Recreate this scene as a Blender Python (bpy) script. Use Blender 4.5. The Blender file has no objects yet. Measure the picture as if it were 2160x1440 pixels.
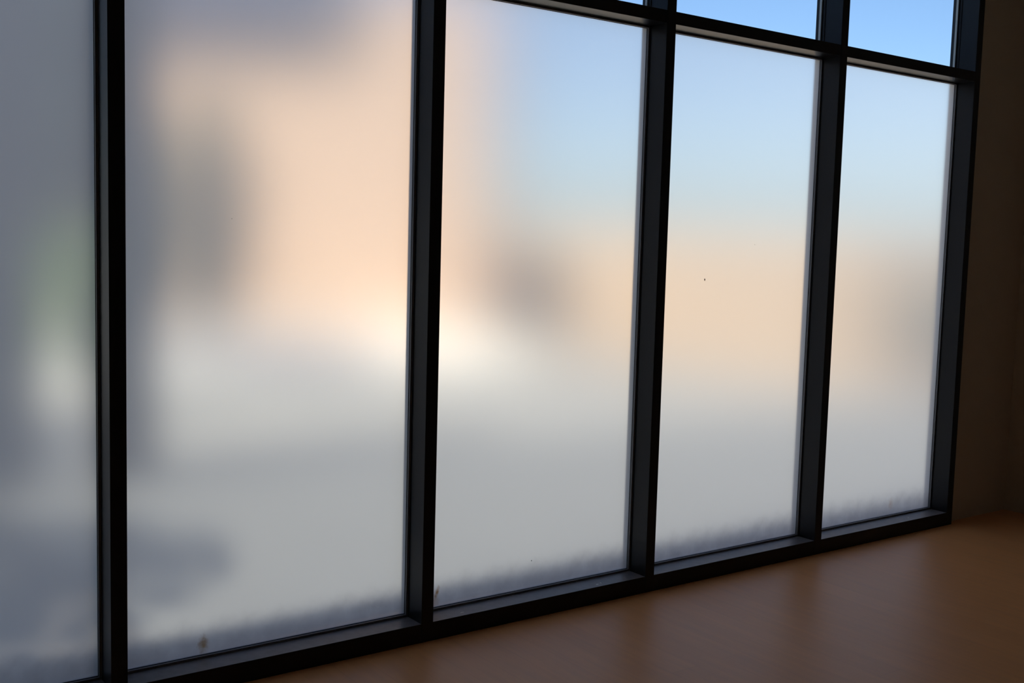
import bpy, bmesh, math, random
import numpy as np
from mathutils import Matrix, Vector

C = bpy.context.scene.collection
sc = bpy.context.scene
R = math.radians
S = 1.2                       # metres between mullion centres

# ------------------------------------------------------------------ camera
F_PX = 2315.4
YAW, PITCH, ROLL = R(36.02), R(5.2456), R(1.5766)
CAM = Vector((0.0, -3.00865*S, 1.33182*S))
fw = Vector((math.sin(YAW)*math.cos(PITCH), math.cos(YAW)*math.cos(PITCH), -math.sin(PITCH)))
rt = Vector((math.cos(YAW), -math.sin(YAW), 0))
up = rt.cross(fw)
c_, s_ = math.cos(ROLL), math.sin(ROLL)
rt, up = c_*rt + s_*up, -s_*rt + c_*up
cd = bpy.data.cameras.new('camera'); cam = bpy.data.objects.new('camera', cd); C.objects.link(cam)
cd.sensor_fit = 'HORIZONTAL'; cd.sensor_width = 36; cd.lens = F_PX/2160*36
cd.clip_start = .05; cd.clip_end = 500
m = Matrix((rt, up, -fw)).transposed().to_4x4(); m.translation = CAM
cam.matrix_world = m
sc.camera = cam

# ------------------------------------------------------------------ sky, sun, exposure
SUN_EL, SUN_AZ = 50, 84          # sun stands high, to the left and behind the room
w = bpy.data.worlds.new('world'); sc.world = w; w.use_nodes = True
nt = w.node_tree; nt.nodes.clear()
sky = nt.nodes.new('ShaderNodeTexSky'); sky.sky_type = 'NISHITA'; sky.sun_disc = False
sky.sun_elevation = R(SUN_EL); sky.sun_rotation = R(180+SUN_AZ)
sky.air_density = 1.0; sky.dust_density = 1.0; sky.ozone_density = 1.0
bg = nt.nodes.new('ShaderNodeBackground'); bg.inputs['Strength'].default_value = 0.14
out = nt.nodes.new('ShaderNodeOutputWorld')
tint = nt.nodes.new('ShaderNodeVectorMath'); tint.operation = 'MULTIPLY'; tint.inputs[1].default_value = (.93, 1.05, 1.25)
nt.links.new(sky.outputs[0], tint.inputs[0]); nt.links.new(tint.outputs[0], bg.inputs[0]); nt.links.new(bg.outputs[0], out.inputs[0])
sd = bpy.data.lights.new('sun', 'SUN'); sun = bpy.data.objects.new('sun', sd); C.objects.link(sun)
sd.energy = 8.3; sd.angle = R(.6); sd.color = (1, .96, .86)
sdir = Vector((math.sin(R(SUN_AZ))*math.cos(R(SUN_EL)), math.cos(R(SUN_AZ))*math.cos(R(SUN_EL)), -math.sin(R(SUN_EL))))
sun.rotation_euler = sdir.to_track_quat('-Z', 'Y').to_euler()
sun.location = (-2, -20, 15)
sc.view_settings.view_transform = 'Standard'; sc.view_settings.look = 'None'
sc.view_settings.gamma = 1; sc.view_settings.use_curve_mapping = False
sc.view_settings.exposure = 0.31

# ------------------------------------------------------------------ helpers
def bx(bm, x0, x1, y0, y1, z0, z1, bev=0):
    r = bmesh.ops.create_cube(bm, size=1)
    vs = r['verts']
    for v in vs:
        v.co = Vector(((x0+x1)/2+v.co.x*(x1-x0), (y0+y1)/2+v.co.y*(y1-y0), (z0+z1)/2+v.co.z*(z1-z0)))
    if bev:
        es = list({e for v in vs for e in v.link_edges})
        bmesh.ops.bevel(bm, geom=es, offset=bev, segments=2, affect='EDGES', profile=.5)
def boxes(*bs, bev=0):
    bm = bmesh.new()
    for b in bs: bx(bm, *b, bev=bev)
    return bm
def obj(name, bm, mats, parent=None, loc=None):
    me = bpy.data.meshes.new(name); bm.normal_update(); bm.to_mesh(me); bm.free()
    o = bpy.data.objects.new(name, me); C.objects.link(o)
    for mt in (mats if isinstance(mats, (list, tuple)) else [mats]): me.materials.append(mt)
    if loc is not None: o.location = loc
    if parent: o.parent = parent
    return o
def empty(name, loc=(0, 0, 0)):
    o = bpy.data.objects.new(name, None); C.objects.link(o); o.location = loc; o.empty_display_size = .2
    return o
def tag(o, label, cat, group=None, kind=None):
    o['label'] = label; o['category'] = cat
    if group: o['group'] = group
    if kind: o['kind'] = kind
    return o

def mat(name, col, rough=.5, spec=.5, metal=0, bump=0, bscale=60, var=0, vscale=3):
    mt = bpy.data.materials.new(name); mt.use_nodes = True
    n = mt.node_tree; b = n.nodes['Principled BSDF']
    b.inputs['Base Color'].default_value = (*col, 1); b.inputs['Roughness'].default_value = rough
    b.inputs['Specular IOR Level'].default_value = spec; b.inputs['Metallic'].default_value = metal
    tc = n.nodes.new('ShaderNodeTexCoord')
    if var:
        ns = n.nodes.new('ShaderNodeTexNoise'); ns.inputs['Scale'].default_value = vscale; ns.inputs['Detail'].default_value = 5
        n.links.new(tc.outputs['Object'], ns.inputs['Vector'])
        cr = n.nodes.new('ShaderNodeMapRange'); cr.inputs[3].default_value = 1-var; cr.inputs[4].default_value = 1+var
        n.links.new(ns.outputs['Fac'], cr.inputs[0])
        mx = n.nodes.new('ShaderNodeVectorMath'); mx.operation = 'SCALE'; mx.inputs[0].default_value = col
        n.links.new(cr.outputs[0], mx.inputs['Scale']); n.links.new(mx.outputs[0], b.inputs['Base Color'])
    if bump:
        ns = n.nodes.new('ShaderNodeTexNoise'); ns.inputs['Scale'].default_value = bscale; ns.inputs['Detail'].default_value = 4
        n.links.new(tc.outputs['Object'], ns.inputs['Vector'])
        bp = n.nodes.new('ShaderNodeBump'); bp.inputs['Strength'].default_value = bump; bp.inputs['Distance'].default_value = .003
        n.links.new(ns.outputs['Fac'], bp.inputs['Height']); n.links.new(bp.outputs[0], b.inputs['Normal'])
    return mt

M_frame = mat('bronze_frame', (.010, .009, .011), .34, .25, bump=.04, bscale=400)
def lit_tops(mt, col):  # paints upward faces lighter, standing in for light falling on them
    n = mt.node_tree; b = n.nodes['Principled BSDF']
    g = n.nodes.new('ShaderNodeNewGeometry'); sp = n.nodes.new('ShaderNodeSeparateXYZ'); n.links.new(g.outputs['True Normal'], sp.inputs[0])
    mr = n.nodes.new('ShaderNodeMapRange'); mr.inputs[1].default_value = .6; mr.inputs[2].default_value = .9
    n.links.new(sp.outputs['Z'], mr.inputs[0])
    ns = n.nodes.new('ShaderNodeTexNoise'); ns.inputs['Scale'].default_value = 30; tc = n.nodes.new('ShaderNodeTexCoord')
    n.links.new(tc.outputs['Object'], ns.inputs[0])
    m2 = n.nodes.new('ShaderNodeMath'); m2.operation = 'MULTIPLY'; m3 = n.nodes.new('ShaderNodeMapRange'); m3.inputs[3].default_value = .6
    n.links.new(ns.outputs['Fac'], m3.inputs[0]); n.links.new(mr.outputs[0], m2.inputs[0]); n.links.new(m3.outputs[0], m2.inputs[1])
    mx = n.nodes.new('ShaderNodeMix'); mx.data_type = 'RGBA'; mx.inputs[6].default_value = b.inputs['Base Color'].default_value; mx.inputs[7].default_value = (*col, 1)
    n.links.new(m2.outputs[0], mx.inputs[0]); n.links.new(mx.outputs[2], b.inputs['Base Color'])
lit_tops(M_frame, (.21, .20, .21))
M_bead = mat('glazing_bead', (.16, .16, .165), .42, .5)
M_spacer = mat('spacer_metal', (.55, .57, .55), .45, .5)
M_gasket = mat('gasket', (.008, .008, .009), .6, .3)
M_wall = mat('painted_wall', (.56, .47, .36), .75, .3, bump=.25, bscale=180, var=.04, vscale=2)
M_dark = mat('room_wall', (.32, .265, .20), .8, .2)
M_ceil = mat('ceiling', (.70, .67, .62), .9, .1)
M_chip = mat('chip', (.8, .79, .74), .6)
M_speck = mat('speck', (.02, .018, .02), .7)
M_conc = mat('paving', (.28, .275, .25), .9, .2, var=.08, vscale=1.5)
M_shade_lift = mat('shade_lift_ground', (.80, .77, .70), .9, .2, var=.05, vscale=1.5)  # lightened to lift ground lying in the roof's shadow
M_shade_ground = mat('shade_ground', (.085, .08, .075), .95, .1, var=.2, vscale=8)  # darkened ground colour, standing in for shade at the left
M_asph = mat('asphalt', (.165, .168, .162), .9, .2, var=.08, vscale=1.5)
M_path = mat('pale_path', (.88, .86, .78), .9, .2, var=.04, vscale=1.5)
M_peach = mat('peach_stucco', (.62, .425, .28), .9, .1, bump=.4, bscale=60, var=.04)
M_tan = mat('tan_stucco', (.46, .33, .205), .9, .1, bump=.4, bscale=60, var=.04)
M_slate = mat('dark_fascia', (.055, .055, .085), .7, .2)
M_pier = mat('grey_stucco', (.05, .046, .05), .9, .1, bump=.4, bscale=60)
M_bark = mat('bark', (.09, .065, .045), .9, .1, bump=.5, bscale=40)
M_leaf = mat('leaf_dark', (.045, .065, .03), .6, .3, var=.3, vscale=6)
M_leaf3 = mat('leaf_olive', (.09, .10, .045), .6, .3, var=.3, vscale=6)
M_leaf2 = mat('leaf_pale', (.30, .40, .14), .6, .3, var=.3, vscale=6)
M_shut = mat('dark_window', (.03, .03, .04), .3, .5)
M_render = mat('outer_render', (.35, .32, .28), .9, .1)
M_trim = mat('dark_baseboard', (.05, .04, .03), .6, .3)

def glass_mats():
    # clear pane
    g = bpy.data.materials.new('clear_glass'); g.use_nodes = True
    n = g.node_tree; n.nodes.clear(); o = n.nodes.new('ShaderNodeOutputMaterial')
    tr = n.nodes.new('ShaderNodeBsdfTransparent'); tr.inputs[0].default_value = (.935, .955, .96, 1)
    gl = n.nodes.new('ShaderNodeBsdfGlossy'); gl.inputs['Roughness'].default_value = .02
    fr = n.nodes.new('ShaderNodeMath'); fr.operation = 'POWER'; fr.inputs[1].default_value = 5
    lw = n.nodes.new('ShaderNodeLayerWeight'); lw.inputs[0].default_value = .5; n.links.new(lw.outputs['Facing'], fr.inputs[0])
    mx = n.nodes.new('ShaderNodeMixShader')
    n.links.new(fr.outputs[0], mx.inputs[0]); n.links.new(tr.outputs[0], mx.inputs[1]); n.links.new(gl.outputs[0], mx.inputs[2])
    n.links.new(mx.outputs[0], o.inputs[0])
    # frosted pane, room side: fine satin surface
    a = bpy.data.materials.new('satin_glass_face'); a.use_nodes = True
    n = a.node_tree; n.nodes.clear(); o = n.nodes.new('ShaderNodeOutputMaterial')
    r = n.nodes.new('ShaderNodeBsdfRefraction'); r.inputs['IOR'].default_value = 1.45; r.inputs['Roughness'].default_value = .12
    r.inputs[0].default_value = (1, 1, 1, 1)
    n.links.new(r.outputs[0], o.inputs[0])
    return g, a
M_clear, M_satin = glass_mats()

def frosted_outer(name, stains):
    # etched outer face: a narrow rough lobe plus a wide one; dirt and painted frame shade along the bottom edge and small rust stains
    a = bpy.data.materials.new(name); a.use_nodes = True
    n = a.node_tree; n.nodes.clear(); o = n.nodes.new('ShaderNodeOutputMaterial')
    tc = n.nodes.new('ShaderNodeTexCoord'); sp = n.nodes.new('ShaderNodeSeparateXYZ')
    n.links.new(tc.outputs['Object'], sp.inputs[0])
    r = n.nodes.new('ShaderNodeBsdfRefraction'); r.inputs['IOR'].default_value = 1.45; r.inputs['Roughness'].default_value = ROUGH
    t = n.nodes.new('ShaderNodeBsdfTranslucent')
    mx = n.nodes.new('ShaderNodeMixShader'); mx.inputs[0].default_value = WIDE
    n.links.new(r.outputs[0], mx.inputs[1]); n.links.new(t.outputs[0], mx.inputs[2])
    # dirt with the frame's shade painted in: object z 0 = bottom edge of the pane
    ns = n.nodes.new('ShaderNodeTexNoise'); ns.inputs['Scale'].default_value = 14; ns.inputs['Detail'].default_value = 6
    n.links.new(tc.outputs['Object'], ns.inputs['Vector'])
    ad = n.nodes.new('ShaderNodeMath'); ad.operation = 'MULTIPLY_ADD'; ad.inputs[1].default_value = -.09
    n.links.new(ns.outputs['Fac'], ad.inputs[0]); n.links.new(sp.outputs['Z'], ad.inputs[2])
    mr = n.nodes.new('ShaderNodeMapRange'); mr.interpolation_type = 'SMOOTHSTEP'
    mr.inputs[1].default_value = -.06; mr.inputs[2].default_value = .13; mr.inputs[3].default_value = .66; mr.inputs[4].default_value = 0
    n.links.new(ad.outputs[0], mr.inputs[0])
    col = n.nodes.new('ShaderNodeMix'); col.data_type = 'RGBA'
    col.inputs[6].default_value = (1, .985, .93, 1); col.inputs[7].default_value = (.30, .28, .28, 1)
    n.links.new(mr.outputs[0], col.inputs[0])
    last = col.outputs[2]
    for (sx, sz, rx, rz, tilt, cc, amt) in stains:
        mp = n.nodes.new('ShaderNodeMapping'); mp.vector_type = 'TEXTURE'
        mp.inputs['Location'].default_value = (sx, 0, sz); mp.inputs['Rotation'].default_value = (0, tilt, 0)
        mp.inputs['Scale'].default_value = (rx, 100, rz)
        n.links.new(tc.outputs['Object'], mp.inputs[0])
        n2 = n.nodes.new('ShaderNodeTexNoise'); n2.inputs['Scale'].default_value = 90; n2.inputs['Detail'].default_value = 3
        n.links.new(tc.outputs['Object'], n2.inputs['Vector'])
        ln = n.nodes.new('ShaderNodeVectorMath'); ln.operation = 'LENGTH'; n.links.new(mp.outputs[0], ln.inputs[0])
        m1 = n.nodes.new('ShaderNodeMath'); m1.operation = 'MULTIPLY_ADD'; m1.inputs[1].default_value = .9
        n.links.new(n2.outputs['Fac'], m1.inputs[0]); n.links.new(ln.outputs['Value'], m1.inputs[2])
        m2 = n.nodes.new('ShaderNodeMapRange'); m2.interpolation_type = 'SMOOTHSTEP'
        m2.inputs[1].default_value = .45; m2.inputs[2].default_value = 1.4; m2.inputs[3].default_value = amt; m2.inputs[4].default_value = 0
        n.links.new(m1.outputs[0], m2.inputs[0])
        c2 = n.nodes.new('ShaderNodeMix'); c2.data_type = 'RGBA'; c2.blend_type = 'MULTIPLY'
        n.links.new(m2.outputs[0], c2.inputs[0]); n.links.new(last, c2.inputs[6]); c2.inputs[7].default_value = (*cc, 1)
        last = c2.outputs[2]
    n.links.new(last, r.inputs[0]); n.links.new(last, t.inputs[0])
    n.links.new(mx.outputs[0], o.inputs[0])
    return a
ROUGH, WIDE = .31, .50

def floor_mat():
    mt = bpy.data.materials.new('wood_floor'); mt.use_nodes = True
    n = mt.node_tree; b = n.nodes['Principled BSDF']; L = n.links.new
    tc = n.nodes.new('ShaderNodeTexCoord')
    mp = n.nodes.new('ShaderNodeMapping'); mp.inputs['Rotation'].default_value = (0, 0, R(90))
    L(tc.outputs['Object'], mp.inputs[0])
    br = n.nodes.new('ShaderNodeTexBrick'); br.inputs['Scale'].default_value = 1
    br.inputs['Brick Width'].default_value = 1.2; br.inputs['Row Height'].default_value = .13
    br.inputs['Mortar Size'].default_value = .0008; br.inputs['Mortar Smooth'].default_value = .3
    br.inputs['Color1'].default_value = (.70, .32, .12, 1); br.inputs['Color2'].default_value = (.66, .30, .112, 1)
    br.inputs['Mortar'].default_value = (.58, .26, .10, 1); br.offset = .37
    L(mp.outputs[0], br.inputs['Vector'])
    m2 = n.nodes.new('ShaderNodeMapping'); m2.inputs['Scale'].default_value = (14, 1.4, 1)
    L(tc.outputs['Object'], m2.inputs[0])
    ns = n.nodes.new('ShaderNodeTexNoise'); ns.inputs['Scale'].default_value = 2.2; ns.inputs['Detail'].default_value = 7; ns.inputs['Roughness'].default_value = .6
    L(m2.outputs[0], ns.inputs['Vector'])
    mr = n.nodes.new('ShaderNodeMapRange'); mr.inputs[3].default_value = .86; mr.inputs[4].default_value = 1.14
    L(ns.outputs['Fac'], mr.inputs[0])
    sc_ = n.nodes.new('ShaderNodeVectorMath'); sc_.operation = 'SCALE'; L(br.outputs['Color'], sc_.inputs[0]); L(mr.outputs[0], sc_.inputs['Scale'])
    L(sc_.outputs[0], b.inputs['Base Color'])
    r2 = n.nodes.new('ShaderNodeMapRange'); r2.inputs[3].default_value = .37; r2.inputs[4].default_value = .47
    L(ns.outputs['Fac'], r2.inputs[0]); L(r2.outputs[0], b.inputs['Roughness'])
    b.inputs['Specular IOR Level'].default_value = .42
    return mt
M_floor = floor_mat()

# ------------------------------------------------------------------ window wall
FW = .0453*S                    # face width of the frame
XR = lambda k: (.89547+k)*S     # right edge of mullion k (its face stands in the plane y = 0)
ZT0, ZT1 = 2.1412*S, 2.1870*S   # transom
ZB = .06378*S                   # top of the bottom rail
ZTOP = 3.60
D0 = .108                       # depth of the inner frame
YG0, YG1 = .120, .128           # glass
YE = .165                       # outer face of the frame
K0, K1 = -3, 4

def mullion(k, parent):
    x1 = XR(k); x0 = x1-FW
    bm = boxes((x0, x1, 0, D0, 0, ZTOP), (x0, x1, YG1+.001, YE, 0, ZTOP), bev=.0012)
    bx(bm, x0+.012, x1-.012, D0-.002, YG1+.003, 0, ZTOP)
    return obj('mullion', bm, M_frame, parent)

def pane(name, x0, x1, z0, z1, mats, parent):
    # origin at the lower left corner, faces towards the room use material 0, outer face material 1
    bm = boxes((0, x1-x0, YG0, YG1, 0, z1-z0))
    bm.faces.ensure_lookup_table(); bm.normal_update()
    if len(mats) > 1:
        for f in bm.faces:
            f.material_index = 1 if f.normal.y > .5 else 0
    o = obj(name, bm, mats, parent); o.location = (x0, 0, z0)
    return o

def ring(name, x0, x1, z0, z1, y0, y1, t, m_, parent):
    bm = boxes((x0, x1, y0, y1, z0, z0+t), (x0, x1, y0, y1, z1-t, z1), (x0, x0+t, y0, y1, z0+t, z1-t), (x1-t, x1, y0, y1, z0+t, z1-t))
    return obj(name, bm, m_, parent)

STAINS = {}
def px_on(u, v, plane, val):
    d = fw + rt*(u-1080)/F_PX + up*(720-v)/F_PX
    ax = 'xyz'.index(plane); t = (val-CAM[ax])/d[ax]
    return CAM + d*t
def stain(k, u, v, rx, rz, tilt, cc, amt):
    p = px_on(u, v, 'y', YG1); STAINS.setdefault(k, []).append((p.x-XR(k-1), p.z-ZB, rx, rz, tilt, cc, amt))
stain(1, 435, 1352, .030, .050, .05, (.55, .36, .18), .9)
stain(1, 800, 1268, .10, .03, 0, (.7, .7, .72), .35)
stain(2, 926, 1243, .013, .038, .35, (.58, .34, .17), .95)
stain(2, 921, 1262, .030, .060, .2, (.80, .62, .46), .7)
stain(3, 1610, 1135, .11, .03, 0, (.7, .7, .72), .45)
stain(3, 1430, 1165, .08, .03, 0, (.75, .75, .75), .4)
stain(4, 1880, 1060, .035, .05, .1, (.80, .62, .50), .5)

window_labels = {
 -2: 'frosted glass window bay at the far left end, two bays before the first visible one',
 -1: 'frosted glass window bay left of the camera, outside the photo on the left',
  0: 'frosted glass window bay cut by the left edge, dark grey with a faint green streak',
  1: 'widest frosted glass bay, with a dark green blur at left and peach glow at right',
  2: 'middle frosted glass bay with a small brown blur below peach, rust mark at lower left corner',
  3: 'frosted glass bay second from the right wall, with one tiny black speck on it',
  4: 'frosted glass bay nearest the dark wall on the right, narrowest in view',
}
wins = {}
for i, k in enumerate(range(K0+1, K1+1)):
    x0, x1 = XR(k-1), XR(k)-FW
    wd = empty('window_%d' % (i+1), (x0, 0, 0)); wins[k] = wd
    tag(wd, window_labels[k], 'window', kind='structure')
    root = empty('_tmp')
    parts = []
    bm = boxes((x0, x1, .0004, D0, ZT0, ZT1), (x0, x1, YG1+.001, YE-.001, ZT0, ZT1), bev=.0012)
    bx(bm, x0, x1, D0-.002, YG1+.003, ZT0+.012, ZT1-.012)
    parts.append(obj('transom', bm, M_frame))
    bm = boxes((x0, x1, .0004, D0, 0, ZB), (x0, x1, YG1+.001, YE-.001, -.05, ZB+.010), bev=.0012)
    bx(bm, x0, x1, D0-.002, YG1+.003, 0, ZB-.01)
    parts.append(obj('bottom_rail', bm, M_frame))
    bm = boxes((x0, x1, .0004, YE-.001, ZTOP-.05, ZTOP), bev=.0012)
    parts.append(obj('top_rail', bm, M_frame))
    g = .012
    fo = frosted_outer('frosted_outer', STAINS.get(k, []))
    fp = pane('frosted_pane', x0-g, x1+g, ZB-.008, ZT0+.008, [M_satin, fo], None); parts.append(fp)
    cp = pane('clear_pane', x0-g, x1+g, ZT1-.008, ZTOP-.052, [M_clear], None); parts.append(cp)
    parts.append(ring('glazing_bead', x0+.0004, x1-.0004, ZB+.0004, ZT0-.0004, D0-.001, YG0-.002, .0085, M_bead, None))
    parts.append(ring('gasket', x0+.001, x1-.001, ZB+.001, ZT0-.001, YG0-.002, YG0-.0003, .0095, M_gasket, None))
    parts.append(ring('glazing_bead', x0+.0004, x1-.0004, ZT1+.0004, ZTOP-.0504, D0-.001, YG0-.002, .0030, M_gasket, None))
    sp_ = ring('spacer_bar', x0+.0006, x1-.0006, ZT1+.0006, ZTOP-.0506, YG1+.0005, YG1+.0130, .0065, M_spacer, None)
    sp_['label'] = 'light grey metal spacer along the edge of the clear glass'; parts.append(sp_)
    op = pane('clear_pane', x0+.0006, x1-.0006, ZT1+.0006, ZTOP-.0506, [M_clear], None)
    op.location.y += YG1-YG0+.0135; parts.append(op)
    parts.append(ring('gasket', x0+.001, x1-.001, ZT1+.001, ZTOP-.051, YG0-.002, YG0-.0003, .0035, M_gasket, None))
    parts.append(mullion(k, None))
    if k == K0+1: parts.append(mullion(K0, None))
    for p in parts:
        p.parent = wd; p.location = p.location - wd.location
    bpy.data.objects.remove(root)
    for p in parts:
        if p.name.startswith('frosted'): wd['_'] = 0; del wd['_']; pane_o = p
    wins[k] = (wd, pane_o)

def blob(r, zs=.5, seed=1, n=9):
    rnd = random.Random(seed); bm = bmesh.new()
    bmesh.ops.create_icosphere(bm, subdivisions=2, radius=1)
    for v in bm.verts:
        q = 1+.35*(rnd.random()-.5)
        v.co = Vector((v.co.x*r[0]*q, v.co.y*r[1]*q, v.co.z*r[2]*q))
    return bm
# chips of missing paint on the bottom rail and at the foot of a mullion
def chip(k, p, r, seed, name='paint_chip', label='pale chip of missing paint', mt=None):
    wd = wins[k][0]
    o = obj(name, blob(r, seed=seed), mt or M_chip, wd); o.location = Vector(p)-wd.location
    o['label'] = label
    return o
chip(2, px_on(1260, 1232, 'z', ZB), (.007, .004, .0008), 3)
chip(2, px_on(1267, 1229, 'z', ZB), (.003, .006, .0008), 4)
p = px_on(1331, 1210, 'x', XR(2)-FW); chip(2, p, (.0010, .007, .0030), 5)
chip(4, px_on(1916, 1091.5, 'z', ZB), (.004, .003, .0008), 6)
chip(2, px_on(975, 1291, 'z', ZB), (.010, .002, .0008), 7)
# specks on the panes
def speck(k, u, v, r, seed):
    p = px_on(u, v, 'y', YG0-.001)
    wd, po = wins[k]
    o = obj('speck', blob((r, .0008, r*1.4), seed=seed), M_speck, po)
    o.location = Vector(p)-Vector(wd.location)-Vector(po.location)
    o['label'] = 'tiny black speck on the glass'
speck(3, 1486.5, 589.5, .0036, 2)
speck(2, 1121, 1182, .0020, 8)
speck(1, 489, 461, .0010, 9)
speck(3, 1592, 516, .0010, 10)

# ------------------------------------------------------------------ room
XL = XR(K0)-FW; XW = XR(K1)
XC = px_on(2113, 1073, 'z', 0).x
YW = .045                      # the short plastered wall stands a little behind the frame's face
YB = -7.0
def st(name, bm, m_, label, cat):
    return tag(obj(name, bm, m_), label, cat, kind='structure')
st('floor', boxes((XL-.2, XC+.2, YB-.2, .10, -.10, 0)), M_floor, 'satin brown wooden floor reflecting the window bays', 'floor')
st('ceiling', boxes((XL-.2, XC+.2, YB-.2, .30, ZTOP, ZTOP+.12)), M_ceil, 'flat ceiling above the window wall', 'ceiling')
st('wall_window', boxes((XW, XC+.2, YW, .15, 0, ZTOP)), M_wall, 'short dark beige wall between last mullion and corner', 'wall')
st('wall_right', boxes((XC, XC+.2, YB, YW, 0, ZTOP)), M_wall, 'dark beige side wall at the right edge', 'wall')
st('wall_left', boxes((XL-.2, XL, YB, .30, 0, ZTOP)), M_dark, 'side wall left of the camera', 'wall')
st('wall_back', boxes((XL, XC, YB-.2, YB, 0, ZTOP)), M_dark, 'wall behind the camera', 'wall')
# roof and parapet of the building, and the plinth under the frame
st('roof', boxes((-14, 20, -16, .35, ZTOP+.12, 3.82)), M_render, 'roof slab and parapet above the room', 'roof')
st('wall_outer', boxes((XC+.2, 20, -.1, .15, -.1, ZTOP+.12), (-14, XL-.2, -.1, .30, -.1, ZTOP+.12)), M_render, 'outer wall beside the window wall', 'wall')
st('trim_1', boxes((XL, XW, .10, .26, -.12, -.001)), M_render, 'plinth under the window frame', 'trim')

# ------------------------------------------------------------------ outside, seen blurred through the glass
GZ = -.06
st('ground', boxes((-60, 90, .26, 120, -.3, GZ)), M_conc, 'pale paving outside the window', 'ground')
def at(az, d, z=GZ):            # azimuth from the window normal, distance from the viewpoint
    return Vector((d*math.sin(R(az)), CAM.y+d*math.cos(R(az)), z))

b = empty('building', (8.8, 14.4, GZ)); tag(b, 'peach stucco building across the paving, blurred behind the frosted glass', 'building')
b.rotation_euler.z = R(-37)
def part(name, bm, m_, parent, root=None):
    o = obj(name, bm, m_, parent)
    if root: o.location = -Vector(root.location)
    return o
wl = part('wall', boxes((-4.2, 2.85, 0, 8, 0, 6.0)), M_peach, b)
part('roof_fascia', boxes((-4.5, .35, -.35, 8.2, 5.05, 6.7), bev=.03), M_slate, b)
part('door', boxes((-2.6, -1.65, -.03, .05, 0, 2.15)), M_shut, b)

a = empty('porch', (1.4, 3.6, GZ)); tag(a, 'shaded dark porch with square posts, blurred behind the leftmost panes', 'porch')
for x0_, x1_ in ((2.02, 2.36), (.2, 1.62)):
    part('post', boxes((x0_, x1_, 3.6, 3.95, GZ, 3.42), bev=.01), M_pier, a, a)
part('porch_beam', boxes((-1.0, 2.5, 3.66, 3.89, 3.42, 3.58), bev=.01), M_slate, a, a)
st('shade_lift_strip', boxes((1.36, 30, .17, .45, GZ+.0005, GZ+.02)), M_shade_lift, 'added ground strip just outside the window, pale to offset the roof shadow', 'shade_lift_strip')  # added strip, its pale colour makes up for the roof's shadow
st('shade_patch', boxes((-9, 1.35, .17, 7.5, GZ+.0005, GZ+.03)), M_shade_ground, 'dark ground patch added at the left, shade put into its colour', 'shade patch')  # added patch, dark colour in place of shade on the left ground
st('asphalt', boxes((1.36, 30, .46, 3.7, GZ+.0005, GZ+.015)), M_asph, 'grey asphalt strip outside the window', 'asphalt')
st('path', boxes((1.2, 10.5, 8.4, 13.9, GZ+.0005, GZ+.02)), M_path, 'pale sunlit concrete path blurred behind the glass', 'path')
gwp = [at(34.5, 21), at(46.3, 14.8), at(53.4, 14.2), at(66, 16)]
bm = bmesh.new()
for p, q in zip(gwp, gwp[1:]):
    d = (q-p).normalized(); nrm = Vector((d.y, -d.x, 0))*.1
    vs = [bm.verts.new(v+Vector((0, 0, h))) for h in (0, 1.85) for v in (p-nrm, q-nrm, q+nrm, p+nrm)]
    for f in ((0, 1, 2, 3), (4, 5, 6, 7), (0, 1, 5, 4), (1, 2, 6, 5), (2, 3, 7, 6), (3, 0, 4, 7)): bm.faces.new([vs[i] for i in f])
bmesh.ops.recalc_face_normals(bm, faces=bm.faces)
tag(obj('garden_wall', bm, M_tan), 'low peach stucco wall beyond the paving, blurred behind the right panes', 'wall')

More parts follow.
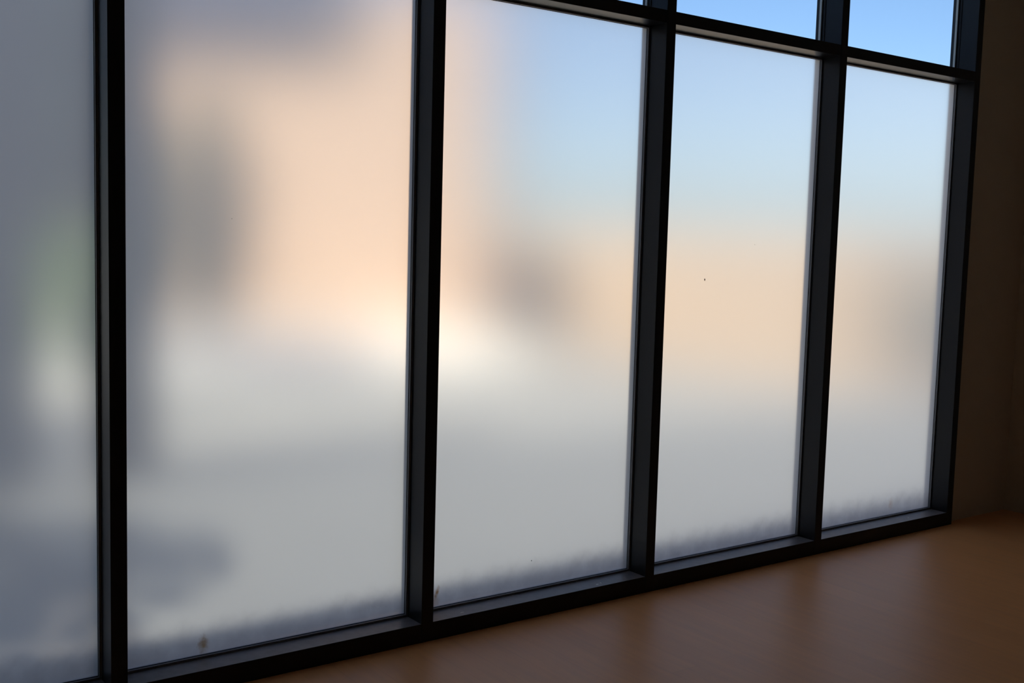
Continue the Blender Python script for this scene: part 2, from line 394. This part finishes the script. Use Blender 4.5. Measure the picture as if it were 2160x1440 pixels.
def plant(name, base, h, rad, z0, nleaf, leaf, mt, label, cat, seed, zr=None):
    rnd = random.Random(seed); t = empty(name, base); tag(t, label, cat)
    bm = bmesh.new()
    for _ in range(nleaf):
        while True:
            p = Vector((rnd.uniform(-1, 1), rnd.uniform(-1, 1), rnd.uniform(-1, 1)))
            if .35 < p.length < 1: break
        c = Vector((p.x*rad, p.y*rad, z0+(h-z0)*(p.z+1)/2))
        n1 = Vector((rnd.gauss(0, 1), rnd.gauss(0, 1), rnd.gauss(0, 1))).normalized()
        n2 = n1.orthogonal().normalized(); s = leaf*rnd.uniform(.6, 1.2)
        n3 = n1.cross(n2)
        vs = [bm.verts.new(c+n1*s), bm.verts.new(c+n2*s*.45+n3*s*.1), bm.verts.new(c-n1*s), bm.verts.new(c-n2*s*.45+n3*s*.1)]
        bm.faces.new(vs)
    obj('foliage', bm, mt, t)
    bm = bmesh.new(); z = 0; r = .03+.03*h/2
    for i in range(5):
        a0 = i*1.256
        tip = Vector((math.cos(a0)*rad*.5, math.sin(a0)*rad*.5, z0+(h-z0)*.6)); st_ = Vector((0, 0, z0*.6))
        for (pa, pb, ra, rb) in ((Vector((0, 0, 0)), st_, r, r*.8), (st_, tip, r*.6, r*.2)):
            d = pb-pa
            if d.length < .01: continue
            mt4 = Matrix.Translation((pa+pb)/2) @ d.to_track_quat('Z', 'Y').to_matrix().to_4x4()
            if i and pa.length < .001: continue
            bmesh.ops.create_cone(bm, cap_ends=True, segments=8, radius1=ra, radius2=rb, depth=d.length, matrix=mt4)
    obj('trunk', bm, M_bark, t)
plant('tree', at(20.3, 13.5), 3.3, .62, .5, 1500, .10, M_leaf3, 'dark green tree blurred behind the left half of the widest bay', 'tree', 1)
plant('shrub', at(37.2, 15.5), 1.65, .50, .15, 1500, .09, M_bark, 'brownish round shrub blurred behind the middle bay', 'shrub', 2)
plant('shrub', at(14.3, 10.5), 1.75, .26, .3, 1200, .08, M_leaf2, 'pale green shrub between the porch posts, blurred behind the leftmost bay', 'shrub', 3)
plant('shrub', at(57.6, 13.3), 1.5, .60, .15, 900, .09, M_leaf, 'dark shrub before the low wall, blurred behind the last bay', 'shrub', 4)
plant('tree', at(11.2, 14.6), 6.0, 1.5, .6, 5000, .16, M_leaf, 'tall dark evergreen tree, a grey blur behind the leftmost bay', 'tree', 5)
plant('tree', Vector((-2.35, 1.65, GZ)), 4.8, 1.4, 1.3, 1900, .11, M_leaf3, 'olive green tree added out of view to shade the paving by the leftmost bay', 'tree', 6)  # unseen tree, added to cast soft shade on the ground
plant('tree', Vector((-2.2, 5.3, GZ)), 4.9, 1.5, 1.6, 4000, .11, M_leaf3, 'olive green tree added out of view beside the porch to shade the ground', 'tree', 7)  # second added tree, out of view, shades the ground farther out
